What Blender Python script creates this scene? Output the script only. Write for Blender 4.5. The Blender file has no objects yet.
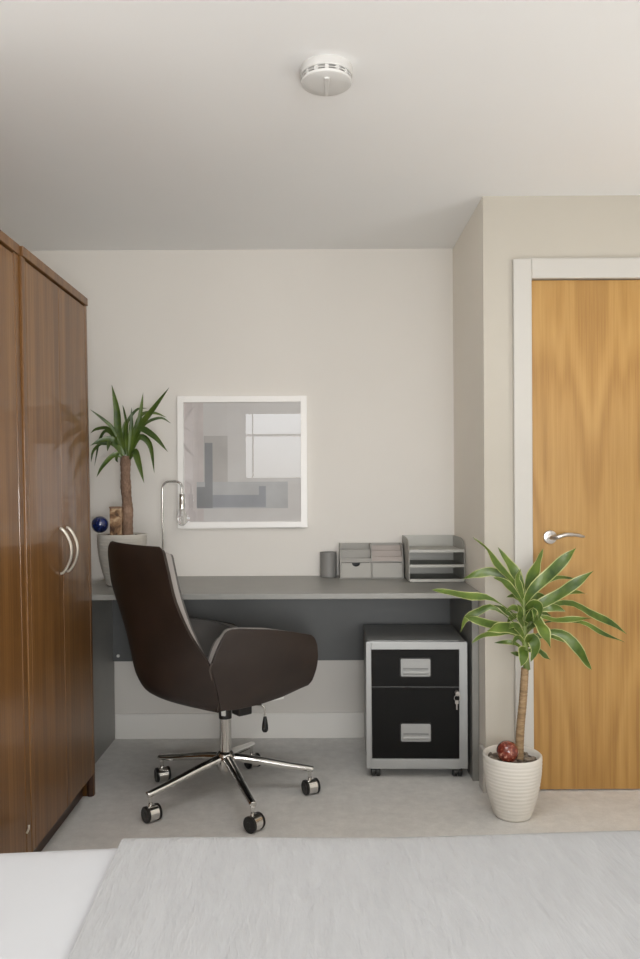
import bpy, bmesh, math, random
from mathutils import Vector, Matrix
random.seed(7)
S = bpy.context.scene
COL = S.collection
PI = math.pi
F, CX, CY, HC, ROLL = 785.0, 317.0, 486.0, 1.184, 0.0052   # lens measured from the photograph

def at(px, py, Y):
    """world point at depth Y for a measured photograph position"""
    a, b = px - CX, py - CY
    tx, ty = a - ROLL * b, b + ROLL * a
    return Vector((tx * Y / F, Y, HC - ty * Y / F))

# ------------------------------------------------------------------ materials
def new_mat(name):
    m = bpy.data.materials.new(name); m.use_nodes = True
    nt = m.node_tree
    return m, nt, nt.nodes['Principled BSDF']

def ramp(nt, fac, stops):
    r = nt.nodes.new('ShaderNodeValToRGB')
    e = r.color_ramp.elements
    while len(e) < len(stops): e.new(0.5)
    for k, (p, c) in enumerate(stops):
        e[k].position = p; e[k].color = (*c, 1)
    nt.links.new(fac, r.inputs['Fac'])
    return r.outputs['Color']

def coords(nt, scale=(1, 1, 1), kind='Object', loc=(0, 0, 0)):
    t = nt.nodes.new('ShaderNodeTexCoord'); mp = nt.nodes.new('ShaderNodeMapping')
    mp.inputs['Scale'].default_value = scale; mp.inputs['Location'].default_value = loc
    nt.links.new(t.outputs[kind], mp.inputs['Vector'])
    return mp.outputs['Vector']

def noise(nt, vec, scale, detail=3, rough=.5, dist=0):
    n = nt.nodes.new('ShaderNodeTexNoise')
    n.inputs['Scale'].default_value = scale; n.inputs['Detail'].default_value = detail
    n.inputs['Roughness'].default_value = rough; n.inputs['Distortion'].default_value = dist
    nt.links.new(vec, n.inputs['Vector'])
    return n.outputs['Fac']

def bump(nt, b, height, strength, dist=.01):
    n = nt.nodes.new('ShaderNodeBump')
    n.inputs['Strength'].default_value = strength; n.inputs['Distance'].default_value = dist
    nt.links.new(height, n.inputs['Height']); nt.links.new(n.outputs['Normal'], b.inputs['Normal'])

def simple(name, col, rough=.5, metal=0, var=.06, vscale=6, bmp=0, bscale=200, spec=.5, coat=0):
    m, nt, b = new_mat(name)
    v = coords(nt)
    c0 = tuple(max(0, x * (1 - var)) for x in col); c1 = tuple(min(1, x * (1 + var)) for x in col)
    nt.links.new(ramp(nt, noise(nt, v, vscale), [(.3, c0), (.7, c1)]), b.inputs['Base Color'])
    b.inputs['Roughness'].default_value = rough; b.inputs['Metallic'].default_value = metal
    b.inputs['Specular IOR Level'].default_value = spec
    if coat: b.inputs['Coat Weight'].default_value = coat; b.inputs['Coat Roughness'].default_value = .05
    if bmp: bump(nt, b, noise(nt, v, bscale), bmp, .002)
    return m

def wood(name, stops, stretch, scale, rough, coat=0, coat_rough=.06, bmp=.05, spec=.5):
    m, nt, b = new_mat(name)
    v = coords(nt, stretch)
    n1 = noise(nt, v, scale, 5, .6, .4)
    n2 = noise(nt, coords(nt, tuple(s * (3 if s > .5 else 1) for s in stretch)), scale * 2.2, 3, .5)
    mx = nt.nodes.new('ShaderNodeMath'); mx.operation = 'MULTIPLY_ADD'
    mx.inputs[1].default_value = .35; nt.links.new(n2, mx.inputs[0])
    sc = nt.nodes.new('ShaderNodeMath'); sc.operation = 'MULTIPLY'; sc.inputs[1].default_value = .65
    nt.links.new(n1, sc.inputs[0]); nt.links.new(sc.outputs[0], mx.inputs[2])
    nt.links.new(ramp(nt, mx.outputs[0], stops), b.inputs['Base Color'])
    b.inputs['Roughness'].default_value = rough; b.inputs['Specular IOR Level'].default_value = spec
    if coat:
        b.inputs['Coat Weight'].default_value = coat; b.inputs['Coat Roughness'].default_value = coat_rough
    if bmp: bump(nt, b, mx.outputs[0], bmp, .002)
    return m

M = {}
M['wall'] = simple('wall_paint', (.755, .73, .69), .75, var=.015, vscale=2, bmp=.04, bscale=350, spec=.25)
M['wall_return'] = simple('wall_paint_lightened', (.83, .79, .715), .75, var=.015, vscale=2, bmp=.04, bscale=350, spec=.25)  # same wall paint, lightened: light on the return is put in colour
M['wall_door'] = simple('warm_wall_darkened', (.52, .49, .43), .75, var=.015, vscale=2, bmp=.04, bscale=350, spec=.25)  # same wall paint, darkened: the door wall's light level is put in colour
M['ceiling'] = simple('ceiling_paint', (.86, .865, .865), .85, var=.01, vscale=1.5, spec=.2)
M['trim'] = simple('white_gloss_darkened', (.57, .555, .52), .4, var=.01)  # white trim darkened with the door wall to lower its light level
M['skirting'] = simple('white_trim_lightened', (.90, .885, .85), .4, var=.01)  # same white, lightened: light under the desk is put in colour
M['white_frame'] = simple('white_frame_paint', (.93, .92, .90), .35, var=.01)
M['detector'] = simple('detector_plastic', (.62, .615, .60), .5, var=.01)
M['plastic_white'] = simple('white_plastic', (.86, .85, .82), .4, var=.01)
M['slot'] = simple('dark_slot', (.10, .10, .10), .7)
M['desk'] = simple('grey_desk_laminate', (.25, .248, .232), .36, var=.04, vscale=15, spec=.5)
M['desk_dark'] = simple('dark_desk_panel', (.115, .12, .12), .42, var=.05, vscale=5, spec=.4)
M['cab_dark'] = simple('charcoal_steel', (.27, .27, .262), .40, var=.04)
M['cab_black'] = simple('black_drawer_steel', (.005, .005, .0047), .55, var=.1, vscale=4, spec=.18)
M['cab_silver'] = simple('silver_paint', (.42, .43, .43), .42, .25, var=.02)
M['handle_grey'] = simple('grey_pull_plastic', (.36, .365, .36), .45, .1, var=.03)
M['black'] = simple('black_plastic', (.012, .012, .012), .35, var=.1)
M['chrome'] = simple('chrome', (.78, .77, .75), .09, 1, var=.02)
M['lamp_chrome'] = simple('dark_chrome', (.40, .39, .37), .14, 1, var=.02)
M['satin'] = simple('satin_nickel', (.62, .60, .58), .28, 1, var=.03)
M['handle_bow'] = simple('brushed_bow_handle', (.80, .76, .68), .3, .8, var=.03)
M['leather'] = simple('dark_brown_leather', (.021, .0130, .0100), .47, var=.25, vscale=9, bmp=.12, bscale=260, spec=.55)
M['lining'] = simple('grey_brown_upholstery', (.085, .08, .077), .5, var=.08, vscale=12, bmp=.1, bscale=300)
M['edge'] = simple('grey_leather_lit', (.30, .28, .265), .4, var=.06, vscale=12, bmp=.08, bscale=300)  # leather edge lightened: the light it catches is in the colour
M['edge_dim'] = simple('brown_piping', (.075, .06, .052), .45, var=.05)
M['card'] = simple('grey_organiser_board', (.35, .34, .315), .6, var=.03)
M['card_lo'] = simple('grey_drawer_board', (.42, .41, .38), .6, var=.03)
M['card_pink'] = simple('pinkish_grey_slats', (.42, .37, .34), .6, var=.03)
M['tray'] = simple('grey_tray_metal', (.37, .365, .335), .45, .15, var=.03)
M['pen'] = simple('pen_pot_grey', (.23, .225, .215), .5, var=.04)
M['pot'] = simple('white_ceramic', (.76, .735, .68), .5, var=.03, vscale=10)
M['pot_shade'] = simple('white_ceramic_shaded', (.53, .51, .46), .55, var=.05, vscale=10)  # white pot darkened: the shade on it is in the colour
M['soil'] = simple('bark_soil', (.13, .105, .085), .95, var=.7, vscale=45, bmp=.8, bscale=60)
M['blue'] = simple('blue_glass', (.008, .018, .085), .08, var=.5, vscale=30, coat=1)
M['tin'] = None
M['mat'] = simple('sheet_white_cotton', (.49, .50, .52), .9, var=.012, spec=.15)
M['base'] = simple('bed_base_fabric', (.30, .29, .28), .9, var=.08)
M['sticker'] = simple('white_sticker', (.85, .85, .82), .6)

M['walnut'] = wood('walnut_gloss', [(.27, (.080, .033, .009)), (.5, (.170, .078, .023)), (.75, (.27, .138, .046))],
                   (9, 9, .35), 2.6, .40, coat=.34, coat_rough=.055, bmp=.02, spec=.3)
M['walnut_dark'] = wood('walnut_dark', [(.3, (.035, .015, .008)), (.7, (.075, .032, .016))], (9, 9, .35), 2.6, .4, bmp=.02)
M['trunk'] = wood('cane_trunk', [(.3, (.15, .095, .05)), (.52, (.33, .225, .125)), (.75, (.50, .37, .23))], (1, 1, 6), 16, .8, bmp=.5, spec=.2)
M['trunk_dark'] = wood('yucca_bark', [(.3, (.10, .06, .04)), (.55, (.26, .17, .12)), (.75, (.38, .27, .20))], (1, 1, .6), 30, .9, bmp=.6, spec=.2)

def leaf_mat(name, c0, c1, rough=.38):
    m, nt, b = new_mat(name)
    nt.links.new(ramp(nt, noise(nt, coords(nt), 14, 3), [(.3, c0), (.7, c1)]), b.inputs['Base Color'])
    b.inputs['Roughness'].default_value = rough
    return m
M['leaf'] = leaf_mat('dracaena_leaf', (.030, .070, .010), (.145, .215, .032))
M['leaf_margin'] = leaf_mat('dracaena_leaf_margin', (.30, .34, .10), (.56, .57, .27))
M['yleaf'] = leaf_mat('yucca_leaf', (.020, .048, .008), (.095, .145, .022))
M['yleaf_edge'] = leaf_mat('yucca_leaf_edge', (.03, .065, .010), (.13, .19, .03))
M['stalk'] = leaf_mat('green_stalk', (.10, .15, .03), (.22, .28, .08))

def oak():
    m, nt, b = new_mat('oak_veneer')
    t = nt.nodes.new('ShaderNodeTexCoord'); sx = nt.nodes.new('ShaderNodeSeparateXYZ')
    nt.links.new(t.outputs['Object'], sx.inputs[0])
    def math_(op, a, bv=None):
        n = nt.nodes.new('ShaderNodeMath'); n.operation = op
        for i, q in enumerate((a, bv)):
            if q is None: continue
            if isinstance(q, (int, float)): n.inputs[i].default_value = q
            else: nt.links.new(q, n.inputs[i])
        return n.outputs[0]
    # two book-matched leaves: mirror about x = .25
    ax = math_('PINGPONG', math_('ADD', sx.outputs['X'], -.235 + 4 * .3), .3)
    cb = nt.nodes.new('ShaderNodeCombineXYZ')
    nt.links.new(ax, cb.inputs['X']); nt.links.new(sx.outputs['Y'], cb.inputs['Y']); nt.links.new(sx.outputs['Z'], cb.inputs['Z'])
    def mapped(scale):
        mp = nt.nodes.new('ShaderNodeMapping'); mp.inputs['Scale'].default_value = scale
        nt.links.new(cb.outputs[0], mp.inputs['Vector']); return mp.outputs['Vector']
    # cathedral figure: contour lines of (x^2 * k - z) warped
    big = noise(nt, mapped((4.5, 1, .55)), 1.6, 2, .5)
    ph = math_('ADD', math_('MULTIPLY', big, 26), math_('MULTIPLY', math_('MULTIPLY', ax, ax), 130))
    ph = math_('ADD', ph, math_('MULTIPLY', sx.outputs['Z'], -6.5))
    ring = math_('MULTIPLY_ADD', math_('SINE', ph), .5)
    nt.nodes[-1].inputs[2].default_value = .5
    fine = noise(nt, mapped((26, 1, .55)), 3.2, 5, .65)
    med = noise(nt, mapped((14, 1, .35)), 2.2, 3, .5)
    mix = math_('ADD', math_('MULTIPLY', ring, .17), math_('ADD', math_('MULTIPLY', fine, .58), math_('MULTIPLY', med, .25)))
    nt.links.new(ramp(nt, mix, [(.27, (.305, .150, .036)), (.48, (.42, .230, .062)), (.72, (.52, .308, .098))]), b.inputs['Base Color'])
    b.inputs['Roughness'].default_value = .42
    b.inputs['Coat Weight'].default_value = .15; b.inputs['Coat Roughness'].default_value = .2
    return m
M['oak'] = oak()

def carpet():
    m, nt, b = new_mat('grey_carpet')
    v = coords(nt)
    big = noise(nt, v, 2.3, 4, .6); fine = noise(nt, v, 260, 2, .7); mid = noise(nt, v, 22, 4, .7)
    a = nt.nodes.new('ShaderNodeMath'); a.operation = 'MULTIPLY_ADD'; a.inputs[1].default_value = .35
    nt.links.new(big, a.inputs[0])
    c = nt.nodes.new('ShaderNodeMath'); c.operation = 'MULTIPLY_ADD'; c.inputs[1].default_value = .35
    d = nt.nodes.new('ShaderNodeMath'); d.operation = 'MULTIPLY'; d.inputs[1].default_value = .3
    nt.links.new(fine, d.inputs[0]); nt.links.new(mid, c.inputs[0]); nt.links.new(d.outputs[0], c.inputs[2])
    nt.links.new(c.outputs[0], a.inputs[2])
    nt.links.new(ramp(nt, a.outputs[0], [(.32, (.56, .55, .53)), (.68, (.86, .85, .825))]), b.inputs['Base Color'])
    b.inputs['Roughness'].default_value = 1; b.inputs['Specular IOR Level'].default_value = .1
    b.inputs['Sheen Weight'].default_value = .2
    bump(nt, b, c.outputs[0], .6, .006)
    return m
M['carpet'] = carpet()

def coverlet_mat():
    m, nt, b = new_mat('crinkled_grey_cotton')
    v = coords(nt, (26, 6, 6)); n1 = noise(nt, v, 1.6, 3, .55, .5)
    n2 = noise(nt, coords(nt, (60, 14, 14)), 2.0, 2, .5)
    a = nt.nodes.new('ShaderNodeMath'); a.operation = 'MULTIPLY_ADD'; a.inputs[1].default_value = .4
    nt.links.new(n2, a.inputs[0]); nt.links.new(n1, a.inputs[2])
    nt.links.new(ramp(nt, a.outputs[0], [(.35, (.310, .314, .321)), (.9, (.350, .354, .362))]), b.inputs['Base Color'])
    b.inputs['Roughness'].default_value = .85; b.inputs['Specular IOR Level'].default_value = .2
    b.inputs['Sheen Weight'].default_value = .15
    bump(nt, b, a.outputs[0], .62, .007)
    return m
M['coverlet'] = coverlet_mat()

def tin_mat():
    m, nt, b = new_mat('brown_gold_pattern')
    n = noise(nt, coords(nt), 28, 2, .5, .8)
    nt.links.new(ramp(nt, n, [(.35, (.06, .03, .018)), (.5, (.26, .15, .08)), (.62, (.52, .38, .24))]), b.inputs['Base Color'])
    b.inputs['Roughness'].default_value = .3
    return m
M['tin'] = tin_mat()
def red_mat():
    m, nt, b = new_mat('red_speckled_glass')
    n = noise(nt, coords(nt), 95, 2, .5)
    nt.links.new(ramp(nt, n, [(.4, (.13, .018, .010)), (.58, (.24, .045, .025)), (.72, (.50, .25, .17))]), b.inputs['Base Color'])
    b.inputs['Roughness'].default_value = .1
    b.inputs['Coat Weight'].default_value = 1; b.inputs['Coat Roughness'].default_value = .03
    return m
M['red'] = red_mat()
def glass_mat(name, thin=False):
    m, nt, b = new_mat(name)
    if thin:   # a flat sheet: clear, with a Fresnel sheen on both sides
        out = nt.nodes['Material Output']
        tr = nt.nodes.new('ShaderNodeBsdfTransparent'); gl = nt.nodes.new('ShaderNodeBsdfGlossy')
        gl.inputs['Roughness'].default_value = 0.0
        fr = nt.nodes.new('ShaderNodeFresnel'); fr.inputs['IOR'].default_value = 1.6
        mu = nt.nodes.new('ShaderNodeMath'); mu.operation = 'MULTIPLY'; mu.inputs[1].default_value = 1.9
        nt.links.new(fr.outputs[0], mu.inputs[0])
        mx = nt.nodes.new('ShaderNodeMixShader')
        nt.links.new(mu.outputs[0], mx.inputs[0]); nt.links.new(tr.outputs[0], mx.inputs[1]); nt.links.new(gl.outputs[0], mx.inputs[2])
        nt.links.new(mx.outputs[0], out.inputs['Surface'])
    else:
        b.inputs['Transmission Weight'].default_value = 1; b.inputs['Roughness'].default_value = .02
        b.inputs['Base Color'].default_value = (.97, .97, .96, 1); b.inputs['IOR'].default_value = 1.3
    return m
M['sheet_glass'] = glass_mat('picture_glass', True)
M['bulb'] = glass_mat('clear_bulb_glass')

# ------------------------------------------------------------------ mesh helpers
class MB:
    def __init__(s): s.v = []; s.f = []; s.mi = []
    def add(s, vs, fs, mi=0):
        o = len(s.v); s.v += [Vector(p) for p in vs]
        for f in fs: s.f.append([o + i for i in f]); s.mi.append(mi)
        return s
    def box(s, a, b, mi=0):
        x0, y0, z0 = (min(p, q) for p, q in zip(a, b)); x1, y1, z1 = (max(p, q) for p, q in zip(a, b))
        return s.add([(x0,y0,z0),(x1,y0,z0),(x1,y1,z0),(x0,y1,z0),(x0,y0,z1),(x1,y0,z1),(x1,y1,z1),(x0,y1,z1)],
                     [(0,3,2,1),(4,5,6,7),(0,1,5,4),(1,2,6,5),(2,3,7,6),(3,0,4,7)], mi)
    def tube(s, pts, r, n=12, mi=0, up=None, sq=1.0):
        pts = [Vector(p) for p in pts]; rs = r if isinstance(r, (list, tuple)) else [r] * len(pts)
        vs, fs = [], []; prev = None
        for i, p in enumerate(pts):
            t = (pts[min(i+1, len(pts)-1)] - pts[max(i-1, 0)]).normalized()
            if prev is None:
                u = Vector(up) if up else (Vector((0,0,1)) if abs(t.z) < .9 else Vector((1,0,0)))
            else: u = prev
            u = (u - t * u.dot(t)).normalized(); prev = u; w = t.cross(u)
            for k in range(n):
                a = 2*PI*k/n
                vs.append(p + (u*math.cos(a)*sq + w*math.sin(a)) * rs[i])
        for i in range(len(pts)-1):
            for k in range(n):
                fs.append((i*n+k, i*n+(k+1)%n, (i+1)*n+(k+1)%n, (i+1)*n+k))
        fs.append(tuple(range(n-1, -1, -1))); fs.append(tuple((len(pts)-1)*n + k for k in range(n)))
        return s.add(vs, fs, mi)
    def lathe(s, prof, n=40, mi=0, c=(0,0,0), axis='z'):
        vs, fs = [], []; c = Vector(c)
        for (r, h) in prof:
            for k in range(n):
                a = 2*PI*k/n
                p = (r*math.cos(a), r*math.sin(a), h)
                if axis == 'y': p = (p[0], p[2], p[1])
                if axis == 'x': p = (p[2], p[0], p[1])
                vs.append(c + Vector(p))
        m = len(prof)
        for i in range(m-1):
            for k in range(n):
                fs.append((i*n+k, i*n+(k+1)%n, (i+1)*n+(k+1)%n, (i+1)*n+k))
        if prof[0][0] > 1e-6: fs.append(tuple(range(n-1, -1, -1)))
        if prof[-1][0] > 1e-6: fs.append(tuple((m-1)*n + k for k in range(n)))
        return s.add(vs, fs, mi)
    def sphere(s, c, r, nu=24, nv=14, mi=0):
        return s.lathe([(max(1e-7, r*math.sin(PI*i/nv)), -r*math.cos(PI*i/nv)) for i in range(nv+1)], nu, mi, c)
    def prism(s, poly, y0, y1, mi=0, plane='xz'):
        """extrude a polygon; plane xz -> along y, xy -> along z, yz -> along x"""
        n = len(poly); vs = []
        for d in (y0, y1):
            for (a, b) in poly:
                vs.append({'xz': (a, d, b), 'xy': (a, b, d), 'yz': (d, a, b)}[plane])
        return s.add(vs, [tuple(range(n)), tuple(range(2*n-1, n-1, -1))] + [(i, n+i, n+(i+1)%n, (i+1)%n) for i in range(n)], mi)
    def slab(s, g0, g1, mi=0):
        """closed solid between two point grids of the same shape"""
        R, Cn = len(g0), len(g0[0]); vs = [p for r in g0 for p in r] + [p for r in g1 for p in r]; o = R*Cn; fs = []
        for i in range(R-1):
            for j in range(Cn-1):
                a, b, c, d = i*Cn+j, i*Cn+j+1, (i+1)*Cn+j+1, (i+1)*Cn+j
                fs.append((a, b, c, d)); fs.append((o+d, o+c, o+b, o+a))
        for i in range(R-1):
            a, d = i*Cn, (i+1)*Cn; fs.append((a, d, o+d, o+a))
            a, d = i*Cn+Cn-1, (i+1)*Cn+Cn-1; fs.append((d, a, o+a, o+d))
        for j in range(Cn-1):
            a, b = j, j+1; fs.append((b, a, o+a, o+b))
            a, b = (R-1)*Cn+j, (R-1)*Cn+j+1; fs.append((a, b, o+b, o+a))
        return s.add(vs, fs, mi)
    def build(s, name, mats, parent=None, bevel=0, smooth=False, subsurf=0, segs=2, label=None, angle=40):
        me = bpy.data.meshes.new(name); me.from_pydata([tuple(v) for v in s.v], [], s.f)
        if not isinstance(mats, (list, tuple)): mats = [mats]
        for m in mats: me.materials.append(m)
        for p, k in zip(me.polygons, s.mi): p.material_index = k
        bm = bmesh.new(); bm.from_mesh(me)
        bmesh.ops.remove_doubles(bm, verts=bm.verts, dist=1e-6)
        bmesh.ops.recalc_face_normals(bm, faces=bm.faces)
        bm.to_mesh(me); bm.free()
        if smooth:
            for p in me.polygons: p.use_smooth = True
            if not subsurf: me.set_sharp_from_angle(angle=math.radians(angle))
        o = bpy.data.objects.new(name, me); COL.objects.link(o)
        if parent: o.parent = parent
        if bevel:
            b = o.modifiers.new('bevel', 'BEVEL'); b.width = bevel; b.segments = segs; b.limit_method = 'ANGLE'; b.harden_normals = False
        if subsurf:
            q = o.modifiers.new('subsurf', 'SUBSURF'); q.levels = q.render_levels = subsurf
        if label: o['label'] = label
        return o

def tag(o, label=None, cat=None, group=None, kind=None):
    if label: o['label'] = label
    if cat: o['category'] = cat
    if group: o['group'] = group
    if kind: o['kind'] = kind
    return o

def thing(name, label, cat, loc=(0,0,0), rz=0, group=None):
    o = bpy.data.objects.new(name, None); COL.objects.link(o); o.empty_display_size = .05
    o.location = loc; o.rotation_euler = (0, 0, rz)
    return tag(o, label, cat, group)

def struct(o): o['kind'] = 'structure'; return o

def rrect(cx, cz, w, h, r, n=5):
    pts = []
    for (sx, sz, a0) in ((1,1,0),(-1,1,90),(-1,-1,180),(1,-1,270)):
        for k in range(n+1):
            a = math.radians(a0 + 90*k/n)
            pts.append((cx + sx*(w/2-r) + r*math.cos(a), cz + sz*(h/2-r) + r*math.sin(a)))
    return pts

def spline(pts, n):
    pts = [Vector(p) for p in pts]
    P = [pts[0]*2 - pts[1]] + pts + [pts[-1]*2 - pts[-2]]
    out = []; m = len(pts) - 1
    for k in range(n+1):
        t = k/n*m; i = min(int(t), m-1); u = t - i
        p0, p1, p2, p3 = P[i], P[i+1], P[i+2], P[i+3]
        out.append(.5*((2*p1) + (p2-p0)*u + (2*p0-5*p1+4*p2-p3)*u*u + (-p0+3*p1-3*p2+p3)*u**3))
    return out

# ------------------------------------------------------------------ room shell
XL, XA, XR, YB, YD, YR, HT = -1.45, .646, 1.85, 3.70, 3.032, -2.2, 2.30
struct(MB().box((XL-.1, YR-.1, -.1), (XR+.1, YB+.1, 0)).build('floor', M['carpet']))
struct(MB().box((XL-.1, YR-.1, HT), (XR+.1, YB+.1, HT+.1)).build('ceiling', M['ceiling']))
struct(MB().box((XL-.1, YB, 0), (XA, YB+.1, HT)).build('wall_back', M['wall']))
struct(MB().box((XL-.1, YR, 0), (XL, YB, HT)).build('wall_left', M['wall']))
struct(MB().box((XR, YR, 0), (XR+.1, YD, HT)).build('wall_right', M['wall']))
DX0, DX1, DZ = .831, 1.595, 1.975       # door leaf
w = MB()
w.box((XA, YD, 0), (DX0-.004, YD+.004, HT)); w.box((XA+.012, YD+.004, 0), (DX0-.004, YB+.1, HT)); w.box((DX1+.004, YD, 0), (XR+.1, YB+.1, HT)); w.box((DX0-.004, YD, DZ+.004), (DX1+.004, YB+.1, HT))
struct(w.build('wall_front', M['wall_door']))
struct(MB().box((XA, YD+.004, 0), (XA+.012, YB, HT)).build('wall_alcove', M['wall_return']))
WX0, WX1, WZ0, WZ1 = -.93, 1.05, 1.24, 2.13
w = MB()
w.box((XL-.1, YR-.12, 0), (WX0, YR, HT)); w.box((WX1, YR-.12, 0), (XR+.1, YR, HT))
w.box((WX0, YR-.12, 0), (WX1, YR, WZ0)); w.box((WX0, YR-.12, WZ1), (WX1, YR, HT))
struct(w.build('wall_rear', M['wall']))
# window in the rear wall, seen only as a reflection and as the daylight
win = struct(bpy.data.objects.new('window_1', None)); COL.objects.link(win); win.location = (0, YR, 0)
f = MB()
y0, y1 = -.09, -.03
f.box((WX0, y0, WZ0), (WX0+.06, y1, WZ1)); f.box((WX1-.06, y0, WZ0), (WX1, y1, WZ1))
f.box((WX0, y0, WZ1-.06), (WX1, y1, WZ1)); f.box((WX0, y0, WZ0), (WX1, y1, WZ0+.05))
f.box((WX0, y0, 1.795), (WX1, y1, 1.825))
f.box((-.01, y0, WZ0), (.04, y1, WZ1))
f.box((-.795, y0+.01, WZ0), (-.775, y1-.01, WZ1)); f.box((.895, y0+.01, WZ0), (.915, y1-.01, WZ1))
f.build('window_frame', M['white_frame'], win)
MB().box((WX0-.06, -.02, WZ0-.03), (WX1+.06, .09, WZ0)).build('window_sill', M['white_frame'], win, bevel=.004)
c = MB()
for (a, b) in (((WX0-.16, 0, WZ0), (WX0, .018, WZ1+.12)), ((WX1, 0, WZ0), (WX1+.16, .018, WZ1+.12)), ((WX0, 0, WZ1), (WX1, .018, WZ1+.12))): c.box(a, b)
c.build('window_casing', M['white_frame'], win)

# skirting boards
struct(MB().box((-.955, YB-.014, 0), (.616, YB, .117)).build('baseboard_back', M['skirting'], bevel=.003))
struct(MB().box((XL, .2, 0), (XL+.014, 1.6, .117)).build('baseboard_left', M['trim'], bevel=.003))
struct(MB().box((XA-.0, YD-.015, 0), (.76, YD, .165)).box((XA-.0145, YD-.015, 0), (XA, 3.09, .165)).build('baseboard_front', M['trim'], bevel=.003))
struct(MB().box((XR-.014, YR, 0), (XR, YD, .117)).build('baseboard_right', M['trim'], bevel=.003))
# door with its surround
t = MB()
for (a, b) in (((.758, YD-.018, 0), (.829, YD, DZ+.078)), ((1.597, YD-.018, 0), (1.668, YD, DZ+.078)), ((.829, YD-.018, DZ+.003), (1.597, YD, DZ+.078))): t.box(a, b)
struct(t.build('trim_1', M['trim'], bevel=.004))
door = struct(bpy.data.objects.new('door_1', None)); COL.objects.link(door); door.location = (DX0, YD, 0)
MB().box((0, .004, .006), (DX1-DX0, .048, DZ)).build('door_leaf', M['oak'], door, bevel=.0015)
h = at(550, 537, YD); hx, hz = h.x - DX0, h.z
hd = MB().lathe([(.0, .004), (.026, .004), (.0265, -.002), (.025, -.007), (.014, -.009), (.013, -.012), (.0, -.012)], 32, c=(hx, 0, hz), axis='y')
hd.tube(spline([(hx, -.008, hz), (hx, -.03, hz), (hx+.012, -.05, hz+.002), (hx+.045, -.055, hz+.012), (hx+.085, -.052, hz+.010), (hx+.118, -.046, hz+.003)], 24),
        [.009]*8 + [.0088]*4 + [.008]*6 + [.0068]*4 + [.006, .005, .003], 14)
hd.build('door_handle', M['satin'], door, smooth=True)
MB().box((-.0035, -.002, hz-.03), (.0005, .02, hz+.03)).build('latch_plate', M['satin'], door)

# ------------------------------------------------------------------ wardrobes
def wardrobe(name, label, yfar, length, top, near_stile, far_stile, handles, doors, lean):
    W = thing(name, label, 'wardrobe', (-.858, yfar, 0))
    W.rotation_euler = (0, math.radians(lean), 0)
    D = .55; L = length; wm = M['walnut']
    MB().box((-D, -far_stile, .0), (-.003, 0, top-.03)).build('side_panel', wm, W, bevel=.002)
    MB().box((-D, -L, .085), (-.003, -L+near_stile, top-.03)).build('side_panel', wm, W, bevel=.002)
    MB().box((-D, -L, top-.03), (.002, 0, top)).build('top_panel', wm, W, bevel=.002)
    MB().box((-D, -L+near_stile, .085), (-D+.012, -far_stile, top-.03)).build('back_panel', wm, W)
    MB().box((-D, -L+near_stile, .085), (-.03, -far_stile, .105)).build('bottom_panel', wm, W)
    MB().box((-.075, -L+.01, 0), (-.045, -far_stile-.002, .085)).build('plinth', M['walnut_dark'], W)
    MB().lathe([(.0, 0), (.013, 0), (.015, .006), (.015, .084), (0, .084)], 20, c=(-.017, -.016, 0)).build('foot', M['walnut_dark'], W, smooth=True)
    a, b = -L+near_stile+.002, -far_stile-.002
    n = doors; wd = (b-a)/n
    for k in range(n):
        y0, y1 = a + k*wd + .001, a + (k+1)*wd - .001
        d = MB().box((-.026, y0, .083), (-.004, y1, top-.037)).build('door', wm, W, bevel=.0015)
        if handles:
            yc = y1 - .033 if k == 0 else y0 + .033
            zc = .968
            pts = [(-.001, yc, zc+.076)] + [(.006 + .030*math.sin(PI*q/10)**.8, yc, zc + .074 - .148*q/10) for q in range(0, 11)] + [(-.001, yc, zc-.076)]
            MB().tube(spline(pts, 30), .0048, 10, up=(0, 1, 0), sq=1.5).build('handle', M['handle_bow'], d, smooth=True)
    return W
wa = wardrobe('wardrobe', 'glossy walnut two-door wardrobe with pair of bow handles, beside the desk', 3.03, .668, 1.912, .03, .024, True, 2, -.75)
wb = wardrobe('wardrobe', 'glossy walnut wardrobe cut off by the left photo edge, nearest the bed', 3.03-.671, .62, 1.913, .03, .036, False, 2, -1.0)
MB().tube([(0, -.045, .165), (.006, -.043, .178), (.004, -.038, .186)], .003, 8).build('catch', M['handle_bow'], wb, smooth=True)

# ------------------------------------------------------------------ desk
DT = .762
desk = thing('desk', 'long grey desk with dark panel sides fitted along the alcove wall', 'desk', (-.165, 3.40, 0))
def dl(a, b): return (tuple(Vector(a) - desk.location), tuple(Vector(b) - desk.location))
MB().box(*dl((-.98, 3.078, DT-.022), (.644, YB-.002, DT))).build('desk_top', M['desk'], desk, bevel=.002)
MB().box(*dl((-.98, 3.15, 0), (-.955, YB-.016, DT-.022))).build('side_panel', M['desk'], desk, bevel=.001)
MB().box(*dl((.617, 3.14, 0), (.6435, YB-.016, DT-.022))).build('side_panel', M['desk'], desk, bevel=.001)
MB().box(*dl((-.955, 3.655, .372), (.617, 3.675, DT-.022))).build('modesty_panel', M['desk_dark'], desk, bevel=.001)
sc = at(118, 656, 3.65)
MB().lathe([(0, -.004), (.006, -.004), (.008, .004), (0, .004)], 14, c=tuple(sc - desk.location), axis='y').build('screw_cap', M['plastic_white'], desk, smooth=True)

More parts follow.
